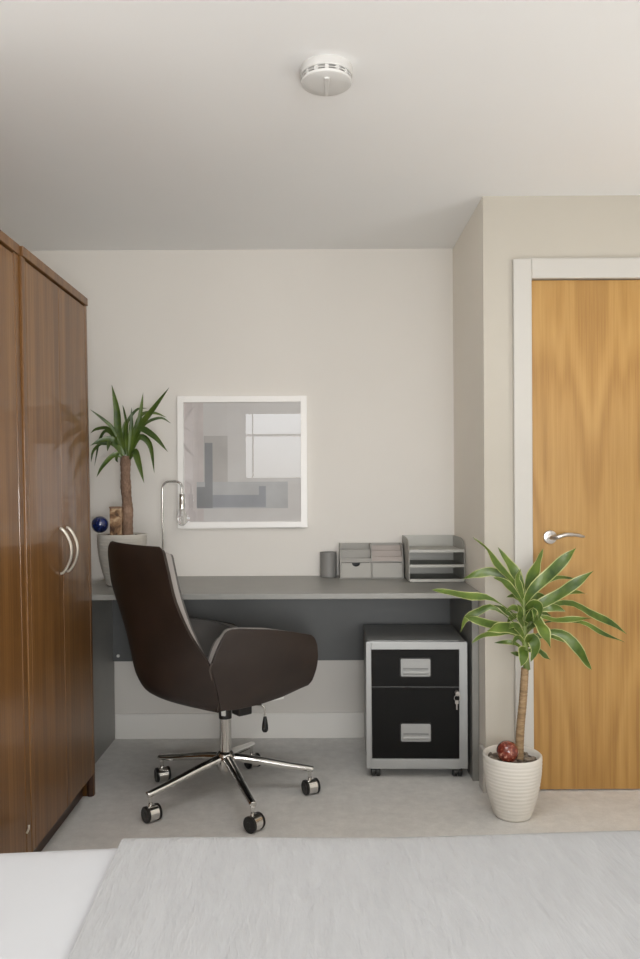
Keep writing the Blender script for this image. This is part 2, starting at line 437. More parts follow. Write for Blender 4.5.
# ------------------------------------------------------------------ filing cabinet on castors
fc = thing('filing_cabinet', 'black and silver two-drawer filing cabinet on castors under the desk', 'filing cabinet', (.398, 3.165, 0), math.radians(-1.5))
W2 = .204; Z0, Z1 = .043, .553
MB().box((-W2+.004, .012, Z0), (W2-.004, .39, Z1)).build('carcass', M['cab_dark'], fc, bevel=.003)
fr = MB()
fr.box((-W2, 0, Z0), (-W2+.021, .02, Z1)); fr.box((W2-.032, 0, Z0), (W2, .02, Z1))
fr.box((-W2+.021, 0, Z1-.031), (W2-.032, .02, Z1)); fr.box((-W2+.021, 0, Z0), (W2-.032, .02, Z0+.038))
fr.build('front_frame', M['cab_silver'], fc, bevel=.002, label='silver front frame')
xa, xb = -W2+.0225, W2-.0335
zs = HC - (688-486)/248.0
def drawer(z0, z1, hzc):
    d = MB().box((xa, .003, z0), (xb, .02, z1)).build('drawer', M['cab_black'], fc, bevel=.0015)
    cx = (416-317)/248.0 - .404
    MB().prism(rrect(cx, hzc, .127, .080, .008), -.001, .004).build('handle_surround', M['black'], d)
    p = MB().prism(rrect(cx, hzc, .119, .071, .006), -.004, 0)
    p.box((cx-.051, -.0055, hzc-.006), (cx+.051, -.003, hzc-.0035), 1)
    p.prism([(-.004, hzc-.010), (-.010, hzc-.012), (-.013, hzc-.018), (-.010, hzc-.026), (-.004, hzc-.029)], cx-.051, cx+.051, 0, 'yz')
    p.prism(rrect(cx, hzc+.013, .106, .031, .004), -.0052, -.003, 0)
    p.build('handle', [M['handle_grey'], M['slot']], d, bevel=.0008)
    return d
drawer(zs+.002, Z1-.0325, HC-(668-486)/248.0)
drawer(Z0+.0395, zs-.002, HC-(733-486)/248.0)
lk = at(456.5, 692, 3.165) - fc.location
L = MB().lathe([(0, -.009), (.007, -.009), (.008, .004), (0, .004)], 18, c=(lk.x, 0, lk.z), axis='y').build('lock', M['satin'], fc, smooth=True)
k = MB().box((lk.x-.001, -.024, lk.z-.005), (lk.x+.001, -.008, lk.z+.005))
k.prism(rrect(lk.x, lk.z, .016, .018, .006), -.026, -.0235)
k.tube([(lk.x+.012*math.cos(a)-.002, -.028, lk.z-.016+.012*math.sin(a)) for a in [2*PI*q/18 for q in range(19)]], .0012, 6)
k.prism(rrect(lk.x-.004, lk.z-.032, .014, .016, .005), -.030, -.028)
k.box((lk.x-.0065, -.030, lk.z-.062), (lk.x-.0015, -.028, lk.z-.038))
k.build('key', M['satin'], L)
for sx in (-.166, .166):
    for yy in (.035, .36):
        c = MB().box((sx-.017, yy-.012, .026), (sx+.017, yy+.018, .044)).build('castor', M['black'], fc, bevel=.003)
        MB().lathe([(0, -.019), (.016, -.019), (.0205, -.015), (.0205, -.003), (.012, -.002), (.012, .002), (.0205, .003), (.0205, .015), (.016, .019), (0, .019)],
                   20, c=(sx, yy, .0205), axis='x').build('wheel', M['black'], c, smooth=True)

# ------------------------------------------------------------------ things on the desk
def hollow(prof_r, h, th, c=(0,0,0), n=36):
    return [(0, 0), (prof_r-.002, 0), (prof_r, .002), (prof_r, h), (prof_r-th, h), (prof_r-th, .006), (0, .006)]
pc = at(328.5, 577, 3.652)
p = MB().lathe(hollow(.0385, .115, .003), 36).build('pen_pot', M['pen'], smooth=True)
p.location = (pc.x, 3.652, DT); tag(p, 'grey cylindrical pen pot on the desk, left of the drawer organiser', 'pen pot')

# small drawer organiser
oy = 3.56; s_ = F/oy
ox0, ox1 = (339.5-317)/s_, (404-317)/s_ - .004
org = thing('desk_organiser', 'grey desk organiser with two small drawers and slotted racks above', 'desk organiser', ((ox0+ox1)/2, oy, DT))
ow = (ox1-ox0)/2; oh = .154; od = .125
side = [(0, 0), (od, 0), (od, oh), (.055, oh), (.02, oh-.035), (0, .078)]
for xx in (-ow, -.0025, ow-.005):
    MB().prism([(a, b) for a, b in side], xx, xx+.005, 0, 'yz').build('side_panel' if xx != -.0025 else 'divider', M['card'], org)
MB().box((-ow+.005, od-.004, .002), (ow-.005, od, oh)).build('back_panel', M['card'], org)
MB().box((-ow+.005, .002, .074), (-.0025, od-.004, .079)).box((.0025, .002, .074), (ow-.005, od-.004, .079)).build('shelf', M['card'], org)
MB().box((-ow+.005, .004, 0), (-.0025, od-.004, .003)).box((.0025, .004, 0), (ow-.005, od-.004, .003)).build('bottom_panel', M['card'], org)
MB().box((-ow+.005, .06, .079), (-.0025, .064, .128)).box((-ow+.005, .012, .079), (-.0025, .016, .092)).build('rack_slat', M['card'], org)
for yy, zt in ((.012, .098), (.05, .124), (.088, .145)):
    MB().box((.0025, yy, .079), (ow-.005, yy+.004, zt)).build('rack_slat', M['card_pink'], org, label='pinkish grey slat')
# drawers; the left one has a half-moon finger cut
def notch_front(x0, x1, z0, z1, r):
    cx = (x0+x1)/2
    pts = [(x0, z0), (x1, z0), (x1, z1), (cx+r, z1)] + [(cx + r*math.cos(a), z1 - r*.85*math.sin(a)) for a in [PI*q/10 for q in range(1, 10)]] + [(cx-r, z1), (x0, z1)]
    return pts
d = MB().prism(notch_front(-ow+.0065, -.004, .005, .0715, .019), 0, .004)
d.box((-ow+.0065, .004, .005), (-.004, od-.01, .008)); d.box((-ow+.0065, .004, .005), (-ow+.009, od-.01, .06)); d.box((-.0065, .004, .005), (-.004, od-.01, .06))
d.box((-ow+.009, .06, .008), (-.0065, .063, .071), 1)
d.build('drawer', [M['card_lo'], M['slot']], org)
MB().box((.004, 0, .005), (ow-.0065, .004, .0715)).box((.004, .004, .005), (ow-.0065, od-.01, .008)).box((.004, od-.012, .008), (ow-.0065, od-.01, .06)).build('drawer', M['card_lo'], org)

# letter tray
tx0, tx1, ty0, ty1 = .398, .641, 3.41, 3.69
lt = thing('letter_tray', 'grey three-tier letter tray on the desk against the alcove corner', 'letter tray', ((tx0+tx1)/2, ty0, DT))
tw = (tx1-tx0)/2; td = ty1-ty0; th = .189
prof = [(.012, .004), (td, .004), (td, th), (.10, th)] + [(.10-.085*math.sin(a)*1.0, th-.028+.028*math.cos(a)) for a in [PI/2*q/6 for q in range(1, 7)]] + [(.004, th-.055), (.004, .012)]
for xx in (-tw, tw-.003):
    MB().prism(prof, xx, xx+.003, 0, 'yz').build('side_panel', M['tray'], lt, bevel=.0008)
MB().box((-tw+.003, td-.003, .004), (tw-.003, td, th)).build('back_panel', M['tray'], lt)
for zz in (.006, .069, .134):
    g0, g1 = [], []
    for i in range(13):
        xx = -tw+.003 + (2*tw-.006)*i/12; yf = -.004*math.cos((i-6)/6*PI/2)
        g0.append([Vector((xx, yf, zz-.003)), Vector((xx, yf+.004, zz)), Vector((xx, td-.003, zz))])
        g1.append([Vector((xx, yf, zz+.009)), Vector((xx, yf+.004, zz+.009)), Vector((xx, td-.003, zz+.003))])
    # shelf plate with a raised front lip
    m = MB(); 
    for i in range(12):
        pass
    m.slab([r[1:] for r in g0], [[r[1] - Vector((0,0,.006)), r[2]] for r in g1])
    m.slab([r[:2] for r in g0], [r[:2] for r in g1])
    m.build('shelf', M['tray'], lt)
for sx in (-tw+.012, tw-.012):
    for yy in (.02, td-.02):
        MB().lathe([(0, 0), (.006, 0), (.006, .006), (0, .006)], 12, c=(sx, yy, 0)).build('foot', M['black'], lt)

# desk lamp: slim chrome arch with a bare clear bulb
ly = 3.56; l0 = at(163, 545, ly); lr = at(182, 490, ly)
lamp = thing('desk_lamp', 'slim chrome arched desk lamp with bare clear bulb, behind the chair', 'lamp', (l0.x, ly, DT))
MB().lathe([(0, 0), (.055, 0), (.058, .003), (.058, .010), (.054, .014), (.010, .016), (.008, .022), (0, .022)], 36).build('base', M['lamp_chrome'], lamp, smooth=True)
dx = lr.x - l0.x; top = at(172, 481.5, ly).z - DT; rr = .03
arch = [(0, 0, .016), (0, 0, .2), (0, 0, top-rr)]
arch += [(rr - rr*math.cos(a), 0, top-rr+rr*math.sin(a)) for a in [PI/2*q/6 for q in range(1, 7)]]
arch += [(dx-rr+rr*math.sin(a), 0, top-rr+rr*math.cos(a)) for a in [PI/2*q/6 for q in range(0, 7)]]
arch += [(dx, 0, top-.055)]
MB().tube(arch, .0046, 12, up=(0, 1, 0)).build('stem', M['lamp_chrome'], lamp, smooth=True)
zt = at(181, 494, ly).z - DT; zb = at(181, 508.5, ly).z - DT
MB().lathe([(0, zb), (.0135, zb), (.0135, zt-.003), (.011, zt), (0, zt)], 24, c=(dx, 0, 0)).build('socket', M['chrome'], lamp, smooth=True)
bl = [(0, zb-.078), (.012, zb-.075), (.021, zb-.064), (.025, zb-.048), (.022, zb-.030), (.014, zb-.012), (.0115, zb+.001), (0, zb+.001)]
MB().lathe(bl, 24, c=(dx, 0, 0)).build('bulb', M['bulb'], lamp, smooth=True, label='clear glass bulb')

# ------------------------------------------------------------------ picture
pa, pb = at(177.5, 396.5, YB-.012), at(307.5, 527.5, YB-.012)
pw, ph = (pb.x-pa.x), (pa.z-pb.z)
pic = thing('framed_picture', 'square white framed picture under reflecting glass on the back wall', 'picture', ((pa.x+pb.x)/2, YB, (pa.z+pb.z)/2))
fw = .029; X, Z = pw/2, ph/2
f = MB(); yf, yk = -.024, -.001
f.box((-X, yf, -Z), (-X+fw, yk, Z)); f.box((X-fw, yf, -Z), (X, yk, Z)); f.box((-X+fw, yf, Z-fw), (X-fw, yk, Z)); f.box((-X+fw, yf, -Z), (X-fw, yk, -Z+fw))
f.build('frame', M['white_frame'], pic, bevel=.0015)
def print_mat():
    m, nt, b = new_mat('pale_abstract_print')
    n = noise(nt, coords(nt), 5, 3)
    nt.links.new(ramp(nt, n, [(.3, (.80, .77, .75)), (.7, (.86, .84, .82))]), b.inputs['Base Color']); b.inputs['Roughness'].default_value = .8
    return m
pm = [print_mat()] + [simple(nm, c_, .8, var=.1) for nm, c_ in (('reflected_pink', (.82, .75, .73)), ('print_taupe', (.66, .635, .61)), ('print_slate', (.36, .37, .39)), ('print_blue', (.44, .46, .50)), ('print_grey', (.66, .665, .67)))]
pr = MB()
pr.box((-X+fw, -.008, -Z+fw), (X-fw, -.002, Z-fw), 0)
def pbox(px0, py0, px1, py1, mi, d):
    a, b = at(px0, py0, YB) - pic.location, at(px1, py1, YB) - pic.location
    pr.box((max(a.x, -X+fw), -.008-d, max(b.z, -Z+fw)), (min(b.x, X-fw), -.0079, min(a.z, Z-fw)), mi)
pbox(182, 402, 204, 521, 1, .0002)  # pinkish reflection at the left of the glass, painted on the print
pbox(204, 436, 228, 495, 2, .0003)
pbox(197, 482, 288, 508, 5, .0004)
pbox(205, 443, 213, 508, 3, .0008)
pbox(197, 487, 213, 508, 3, .0006)
pbox(213, 495, 266, 507, 4, .0007)
pbox(259, 486, 266, 507, 4, .0009)
pr.build('print', pm, pic)
MB().add([(-X+fw, -.014, -Z+fw), (X-fw, -.014, -Z+fw), (X-fw, -.014, Z-fw), (-X+fw, -.014, Z-fw)], [(0, 1, 2, 3)]).build('glass', M['sheet_glass'], pic)

# ------------------------------------------------------------------ smoke detector
sd = thing('smoke_detector', 'round white smoke detector on the ceiling', 'smoke detector', (.031, 2.10, HT))
MB().lathe([(0, 0), (.070, 0), (.0705, -.003), (.0705, -.020), (.0685, -.0225), (.055, -.0225), (0, -.0225)], 48).build('base', M['detector'], sd, smooth=True, angle=30)
vents = MB()
for q in range(14):
    a0, a1 = 2*PI*(q+.33)/14, 2*PI*(q+.67)/14
    r0, r1, z0, z1 = .052, .0655, -.0335, -.0225
    ring = [(r, a) for r, a in ((r1, a0), (r1, (a0+a1)/2), (r1, a1), (r0, a1), (r0, (a0+a1)/2), (r0, a0))]
    vents.prism([(r*math.cos(a), r*math.sin(a)) for r, a in ring], z0, z1, 0, 'xy')
vents.lathe([(0, -.0225), (.057, -.0225), (.057, -.0335), (0, -.0335)], 48, 1)
vents.lathe([(.0615, -.0268), (.0665, -.0268), (.0665, -.0288), (.0615, -.0288), (.0615, -.0268)], 48, 0)
vents.build('vent_ring', [M['detector'], M['slot']], sd)
MB().lathe([(0, -.0325), (.066, -.0325), (.0678, -.0345), (.0665, -.040), (.060, -.0435), (.03, -.046), (0, -.0465)], 48).build('cover', M['detector'], sd, smooth=True, angle=30)
MB().prism([(-.004, .050), (.004, .050), (.0075, -.030), (.0065, -.045), (-.0065, -.045), (-.0075, -.030)], -.0495, -.040, 0, 'xy').build('test_button', M['detector'], sd, bevel=.002)

# ------------------------------------------------------------------ plants
def pot_profile(r, h):
    """ribbed tapering pot"""
    out = [(0, 0), (r*.56, 0), (r*.62, .006)]
    N = 66
    for k in range(1, N+1):
        u = k/N
        rad = r*(.62 + .38*(1-(1-u)**2.1))
        if u < .94: rad += .0008*math.sin(u*2*PI*16 + 1.1*math.sin(u*9))
        out.append((rad, .006 + (h-.006)*u))
    out += [(r-.004, h+.003), (r-.010, h), (r-.013, h-.03), (r*.85, h-.045), (0, h-.045)]
    return out

def leaf(mb, pts, width, nrm, m0=0, m1=1, n=14, fold=.22, wmax=.5, margin=.62, pet=0.0, wave=0.0, twist=0.0):
    sp = spline(pts, n); prev = None
    vs, fs, ms = [], [], []
    cols = [-1, -margin, 0, margin, 1]
    for i, p in enumerate(sp):
        u = i/n
        if u < wmax: wv = .28 + .72*math.sin(PI/2*u/wmax)
        else: wv = max(.0, math.cos(PI/2*((u-wmax)/(1-wmax))**1.25))
        if pet and u < pet: wv = .16
        elif pet: 
            q = (u-pet)/(1-pet); wv = max(.02, math.sin(PI*min(1, q*.93+.07))**.8)
        wv = max(wv, .015)*width/2
        t = (sp[min(i+1, n)] - sp[max(i-1, 0)]).normalized()
        nn = Vector(nrm)
        if twist: nn = Matrix.Rotation(twist*u, 3, t) @ nn
        sd_ = t.cross(nn)
        if sd_.length < .15: sd_ = prev if prev else t.cross(Vector((.3, -1, .4)))
        sd_.normalize()
        if prev and sd_.dot(prev) < 0: sd_ = -sd_
        prev = sd_; up = sd_.cross(t).normalized()
        for c in cols:
            vs.append(p + sd_*c*wv + up*(abs(c)*fold*wv + wave*wv*math.sin(u*13 + c*1.4)*abs(c)))
    for i in range(n):
        for j in range(4):
            a = i*5+j
            fs.append((a, a+1, a+6, a+5)); ms.append(m1 if j in (0, 3) else m0)
    o = len(mb.v); mb.v += vs
    for f_, k_ in zip(fs, ms): mb.f.append([o+q for q in f_]); mb.mi.append(k_)

# -- variegated dracaena on the floor
PY = 2.812; pc = at(512.5, 812, PY)
dr = thing('potted_dracaena', 'tall variegated dracaena in white ribbed pot on the floor before the door', 'potted plant', (pc.x, PY, 0))
PR, PH = .104, .220
MB().lathe(pot_profile(PR, PH), 56).build('pot', M['pot'], dr, smooth=True, angle=60)
def soil_mesh(r, z):
    m = MB(); m.lathe([(0, z-.02), (r, z-.02), (r, z), (r*.7, z+.004), (r*.3, z+.003), (1e-6, z+.004)], 40)
    rnd = random.Random(3)
    for q in range(60):
        a, rr_ = rnd.random()*2*PI, r*.93*math.sqrt(rnd.random()); cx_, cy_ = rr_*math.cos(a), rr_*math.sin(a)
        L_ = .006 + rnd.random()*.012; th_ = rnd.random()*PI; w_ = .003+rnd.random()*.004
        d_ = Vector((math.cos(th_), math.sin(th_), 0)); e_ = Vector((-d_.y, d_.x, 0)); c_ = Vector((cx_, cy_, z+.003))
        top_ = Vector((0, 0, .004+rnd.random()*.006))
        vs = [c_+d_*L_+e_*w_, c_-d_*L_+e_*w_, c_-d_*L_-e_*w_, c_+d_*L_-e_*w_]
        vs = vs + [v*1.0+top_ - (v-c_)*.25 for v in vs]
        m.add(vs, [(0,1,2,3),(4,7,6,5),(0,4,5,1),(1,5,6,2),(2,6,7,3),(3,7,4,0)], q % 2)
    return m
M['bark'] = simple('bark_chip', (.30, .25, .20), .9, var=.3, vscale=30)
so = soil_mesh(PR*.875, PH-.022).build('soil', [M['soil'], M['bark']], dr)
so['kind'] = 'stuff'
base = Vector((at(519, 757, PY-.005).x, PY-.005, PH-.03)) - dr.location
tt = at(525, 668, PY) - dr.location
pts = [base, base*.66+tt*.34+Vector((-.003,0,0)), base*.33+tt*.67, tt]
tr = spline(pts, 60)
MB().tube(tr, [.0150 - .002*i/60 + (.0009 if i % 2 else 0) for i in range(61)], 16).build('trunk', M['trunk'], dr, smooth=True, angle=80)
zx = lambda x, y: (425 + x/3.048, 530 + y/3.048)
def P3(z, Y): return at(*zx(*z), Y) - dr.location
st = [P3((310, 425), PY), P3((306, 370), PY), P3((303, 300), PY), P3((302, 240), PY), P3((300, 190), PY)]
MB().tube(spline(st, 24), [.013 - .008*i/24 for i in range(25)], 10).build('stalk', M['stalk'], dr, smooth=True)
# (measured outline of each leaf: points base>tip, width, depth change at the tip, petiole share)
DL = [
 ([(300,210),(270,160),(215,100),(185,55),(145,22)], 24, -.05, 0),
 ([(302,205),(285,150),(258,105),(222,52)], 33, .02, 0),
 ([(298,225),(265,180),(235,155),(208,145)], 22, -.06, 0),
 ([(300,240),(268,178),(215,130),(165,132),(118,148)], 29, .05, .28),
 ([(303,285),(250,240),(195,207),(130,203),(70,190),(20,182)], 28, -.08, .34),
 ([(302,290),(262,262),(225,235),(185,230)], 18, .06, .25),
 ([(300,310),(262,275),(205,235),(160,250),(125,270),(108,312)], 24, .03, .30),
 ([(302,320),(255,295),(205,288),(150,272),(118,262)], 26, -.05, .12),
 ([(300,325),(265,300),(225,296),(188,308)], 36, -.09, .10),
 ([(300,345),(262,315),(215,315),(170,325),(142,345)], 20, -.02, .2),
 ([(302,365),(272,345),(240,342),(210,344)], 15, .03, 0),
 ([(303,390),(285,380),(275,376),(260,374)], 14, .03, 0),
 ([(300,215),(318,160),(340,105),(360,56)], 38, .03, 0),
 ([(302,225),(330,180),(390,125),(430,85),(460,55)], 38, -.06, 0),
 ([(305,230),(345,175),(400,145),(462,149)], 15, .08, .2),
 ([(303,255),(355,225),(420,190),(470,155),(513,125)], 36, -.07, 0),
 ([(305,260),(365,215),(430,195),(470,190),(497,197)], 18, .07, .2),
 ([(305,280),(360,238),(440,222),(510,258),(570,285),(616,318)], 26, .10, .22),
 ([(304,300),(350,265),(400,276),(460,272),(510,268)], 22, -.04, .22),
 ([(305,310),(370,280),(470,280),(540,315),(610,342)], 19, .06, .28),
 ([(305,330),(370,310),(425,320),(470,365),(490,400),(508,426)], 32, -.06, .18),
 ([(302,270),(335,275),(360,310),(383,360)], 46, -.13, 0),
 ([(306,350),(325,330),(338,360),(322,402)], 36, -.09, 0),
 ([(308,370),(300,365),(300,390),(292,416)], 32, -.08, 0),
 ([(310,370),(340,365),(362,382),(384,397)], 22, -.03, 0),
 ([(308,345),(360,318),(400,325),(428,344)], 24, .03, 0),
 ([(302,245),(330,225),(352,240),(346,275)], 28, -.10, 0),
 ([(304,270),(345,238),(395,236),(428,248)], 28, -.04, 0),
 ([(301,220),(290,180),(280,150),(292,118)], 22, -.04, 0),
 ([(301,230),(300,190),(318,165),(322,130)], 22, .05, 0),
 ([(300,260),(280,240),(262,240),(245,250)], 20, -.05, 0),
 ([(302,300),(320,260),(335,245),(330,290)], 20, -.09, 0),
 ([(303,330),(285,300),(268,290),(255,300)], 22, -.07, 0),
 ([(303,270),(280,262),(262,268),(250,285)], 18, .05, 0),
 ([(305,290),(325,262),(355,252),(385,262)], 22, .07, 0),
 ([(304,320),(318,295),(345,285),(372,300)], 24, .06, 0),
 ([(302,240),(288,212),(270,200),(248,205)], 18, .06, 0),
 ([(303,350),(290,330),(276,335),(268,352)], 20, -.05, 0),
 ([(304,250),(322,215),(345,200),(372,205)], 24, .02, 0),
 ([(303,300),(290,270),(292,245),(282,225)], 20, -.08, 0),
 ([(306,360),(322,345),(338,350),(352,372)], 22, .05, 0),
]
rnd = random.Random(11)
fo = MB()
for (pl, wd, dz, pet) in DL:
    n_ = len(pl); P = []
    for i, q in enumerate(pl):
        u = i/(n_-1)
        P.append(P3(q, PY + dz*u**.8))
    leaf(fo, P, wd/3.048*PY/F*1.0, (rnd.uniform(-.25, .25), -1, rnd.uniform(.25, .6)), pet=pet, wave=.30, margin=.84, twist=rnd.uniform(-.9, .9), wmax=.45)
fo.build('foliage', [M['leaf'], M['leaf_margin']], dr, smooth=True, angle=80)
rc = at(507.5, 751.5, PY-.045)
rb = MB().sphere((0, 0, 0), .0385, 32, 20).build('glass_ball', M['red'], smooth=True); rb.location = rc
tag(rb, 'red speckled glass ball in the white pot on the floor', 'ball')

# -- yucca on the desk
YY = 3.375; yc = at(122, 540, YY)
yu = thing('potted_yucca', 'spiky green yucca with thick brown trunk in white pot on desk corner', 'potted plant', (yc.x, YY, DT))
yr = .104; yh = at(122, 534.5, YY).z - DT
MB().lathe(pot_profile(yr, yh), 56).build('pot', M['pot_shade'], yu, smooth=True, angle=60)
so = soil_mesh(yr*.875, yh-.012).build('soil', [M['soil'], M['bark']], yu); so['kind'] = 'stuff'
def Q(x, y, Y): return at(80 + x/6.4, 375 + y/6.4, Y) - yu.location
b0 = at(127.5, 534, YY) - yu.location; b0.z = yh-.03; b1 = at(125.5, 456, YY) - yu.location
tr = spline([b0, b0*.66+b1*.34+Vector((.004,0,0)), b0*.33+b1*.67+Vector((-.002,0,0)), b1], 40)
MB().tube(tr, [.0225 + .0012*math.sin(i*.55) - .0012*i/40 + .0009*math.sin(i*2.3) for i in range(41)], 18).build('trunk', M['trunk_dark'], yu, smooth=True, angle=80)
YL = [
 ([(275,500),(245,350),(235,220),(203,62)], 46, .05), ([(300,530),(318,450),(328,330),(330,208)], 32, -.04),
 ([(320,510),(360,400),(388,240),(404,112)], 30, .06), ([(320,500),(390,330),(470,220),(572,78)], 44, -.05),
 ([(270,480),(290,330),(360,225),(432,212)], 20, .10), ([(310,480),(380,270),(470,243),(556,272)], 22, .12),
 ([(320,500),(400,330),(510,275),(584,310)], 20, .03), ([(310,510),(370,350),(470,390),(563,493)], 42, -.06),
 ([(320,520),(380,400),(450,450),(476,628)], 40, -.02), ([(320,540),(350,490),(375,560),(410,692)], 44, -.08),
 ([(270,470),(215,350),(150,285),(62,218)], 22, -.03), ([(270,480),(190,350),(110,345),(66,372)], 22, .06),
 ([(275,490),(215,410),(130,420),(66,452)], 30, -.05), ([(270,480),(185,360),(130,410),(92,585)], 26, .05),
 ([(290,535),(225,510),(150,580),(105,655)], 32, -.06), ([(285,530),(255,480),(225,440),(240,385)], 38, -.05),
 ([(275,500),(200,430),(185,450),(175,490)], 30, -.08), ([(270,490),(170,430),(90,480),(70,560)], 22, .02),
 ([(290,480),(298,330),(285,240),(272,190)], 15, .08), ([(290,510),(275,420),(280,340),(300,270)], 26, .04),
 ([(305,540),(320,470),(360,420),(395,390)], 26, -.02), ([(285,520),(240,440),(160,440),(90,440)], 24, -.02),
 ([(285,535),(245,500),(235,540),(245,560)], 22, -.05), ([(300,520),(300,430),(300,360),(310,300)], 24, -.06),
]
yf_ = MB(); rnd = random.Random(5)
for (pl, wd, dz) in YL:
    P = [Q(*q, YY + dz*(i/3)**.8 - (.012 if i == 0 else 0)) for i, q in enumerate(pl)]
    leaf(yf_, P, wd/6.4*YY/F*1.02, (rnd.uniform(-.3, .3), -1, rnd.uniform(.1, .5)), wmax=.4, fold=.3, n=14, margin=.75)
yf_.build('foliage', [M['yleaf'], M['yleaf_edge']], yu, smooth=True, angle=80)
bc = at(100, 524.5, YY-.02)
bb = MB().sphere((0, 0, 0), .036, 32, 20).build('glass_ball', M['blue'], smooth=True); bb.location = bc
tag(bb, 'dark blue glass ball on the rim of the yucca pot', 'ball')
o0, o1 = at(110.5, 506.5, YY-.02), at(122.5, 534, YY-.02)
orn = thing('ornament', 'brown and gold patterned upright block ornament beside the yucca trunk', 'ornament', ((o0.x+o1.x)/2, YY-.02, yh+DT-.012))
oh_ = o0.z - orn.location.z; owd = (o1.x-o0.x)/2
g = MB(); g.box((-owd, -.018, 0), (owd, .018, oh_-.008)).build('body', M['tin'], orn, bevel=.003)
MB().box((-owd-.0015, -.0195, oh_-.008), (owd+.0015, .0195, oh_)).build('lid', M['trunk_dark'], orn, bevel=.0015)

# ------------------------------------------------------------------ swivel chair
ch = thing('swivel_chair', 'dark brown leather swivel chair on five-star chrome base at the desk', 'chair', (-.355, 3.0, 0), math.radians(38))
prof = [ # z, x at centre, half width, edge forward
 (.984, -.394, .190, .026), (.976, -.396, .212, .026), (.95, -.398, .228, .027), (.90, -.396, .238, .032), (.80, -.380, .250, .036), (.70, -.366, .260, .064), (.64, -.359, .266, .093),
 (.577, -.351, .270, .126), (.52, -.341, .268, .135), (.48, -.327, .262, .135), (.44, -.300, .254, .120), (.415, -.255, .247, .082), (.402, -.200, .241, .030), (.397, -.12, .236, 0), (.397, -.03, .232, 0), (.398, .06, .225, 0), (.402, .17, .205, 0)]
def prof_at(u):
    q = [Vector((a, b, c)) for a, b, c, d in prof]; e = [Vector((d, 0, 0)) for a, b, c, d in prof]
    return spline(q, u), spline(e, u)
NT, NV = 52, 24
pp, ee = prof_at(NT)
outer = []
for i in range(NT+1):
    z, x, wv = pp[i]; e = ee[i].x; row = []
    for j in range(NV+1):
        v = -1 + 2*j/NV
        zz = z
        # the pan curls up a little along its sides
        cur = .012*abs(v)**4 if i > 38 else 0
        row.append(Vector((x + e*abs(v)**2.2, v*wv, zz + cur)))
    outer.append(row)
def grid_normals(g, inward):
    R, Cn = len(g), len(g[0]); out = []
    for i in range(R):
        r = []
        for j in range(Cn):
            a = g[min(i+1, R-1)][j] - g[max(i-1, 0)][j]; b = g[i][min(j+1, Cn-1)] - g[i][max(j-1, 0)]
            n = a.cross(b).normalized()
            r.append(n)
        out.append(r)
    m = out[R//3][Cn//2]
    s = 1 if m.dot(Vector(inward)) > 0 else -1
    return [[n*s for n in r] for r in out]
nr = grid_normals(outer, (1, 0, 0))
def off(g, n, d): return [[p + q*d for p, q in zip(a, b)] for a, b in zip(g, n)]
MB().slab(outer, off(outer, nr, .012)).build('back_shell', M['leather'], ch, smooth=True, angle=50, bevel=.003)
RT = 34
crop = lambda g: [r[1:-1] for r in g[1:RT]]
MB().slab(crop(off(outer, nr, .0125)), crop(off(outer, nr, .050))).build('lit_edge', M['edge'], ch, smooth=True, angle=50, bevel=.004, segs=2, label='grey leather edge around the backrest, coloured as lit')
MB().slab(crop(off(outer, nr, .0505)), crop(off(outer, nr, .058))).build('back_lining', M['lining'], ch, smooth=True, angle=50, bevel=.004, segs=2, label='dark grey inner lining of the backrest')

def poly_at(pts, n):
    pts = [Vector((*p, 0)) for p in pts]
    ls = [0]
    for a, b in zip(pts, pts[1:]): ls.append(ls[-1] + (b-a).length)
    out = []
    for k in range(n+1):
        d = ls[-1]*k/n; i = 0
        while i < len(ls)-2 and ls[i+1] < d: i += 1
        u = (d-ls[i])/max(1e-9, ls[i+1]-ls[i]); out.append(pts[i].lerp(pts[i+1], min(1, u)))
    return out
def arm_grid(sign, shrink=0.0):
    NA, NB = 26, 22
    Lb = poly_at([(-.170,.408),(-.188,.465),(-.206,.52),(-.224,.568),(-.205,.620),(-.188,.660),(-.172,.684)], NB)
    Rb = poly_at([(.205,.428),(.224,.435),(.234,.450),(.238,.50),(.238,.55),(.234,.592),(.225,.618),(.206,.634)], NB)
    Bt = poly_at([(-.170,.408),(-.10,.399),(0,.399),(.10,.408),(.205,.428)], NA)
    Tp = poly_at([(-.172,.684),(-.154,.695),(-.11,.694),(0,.679),(.10,.660),(.206,.634)], NA)
    c00, c10, c01, c11 = Bt[0], Bt[-1], Tp[0], Tp[-1]
    g = []
    for i in range(NA+1):
        a = i/NA; row = []
        for j in range(NB+1):
            b = j/NB
            p = Bt[i]*(1-b) + Tp[i]*b + Lb[j]*(1-a) + Rb[j]*a - (c00*(1-a)*(1-b) + c10*a*(1-b) + c01*(1-a)*b + c11*a*b)
            lat = .234 + .055*math.sin(PI/2*min(1, b*1.5)) - .010*max(0, b-.66) + .012*math.sin(PI*a)*b - .012*a**3
            # meet the edge of the back shell at the seam
            q = max(0, min(1, (.95-b)/.45)); q = (1-a)**6*q*q*(3-2*q)
            lat = lat*(1-q) + q*(.238 + .032*min(1, b/.6))
            row.append(Vector((p.x, sign*lat, p.y - (.032*b if sign > 0 else 0))))
        g.append(row)
    return g
for sgn in (-1, 1):
    g = arm_grid(sgn)
    n = grid_normals(g, (0, -sgn, 0))
    arm = MB().slab(g, off(g, n, .012)).build('armrest', M['leather'], ch, smooth=True, angle=50, bevel=.003)
    MB().slab(off(g, n, .0125), off(g, n, .036)).build('lit_edge', M['edge'], arm, smooth=True, angle=50, bevel=.004, segs=2, label='grey leather edge around the armrest, coloured as lit')
    MB().slab(off(g, n, .0365), off(g, n, .046)).build('lining', M['lining'], arm, smooth=True, angle=50, bevel=.004, segs=2, label='dark grey inner lining of the armrest')
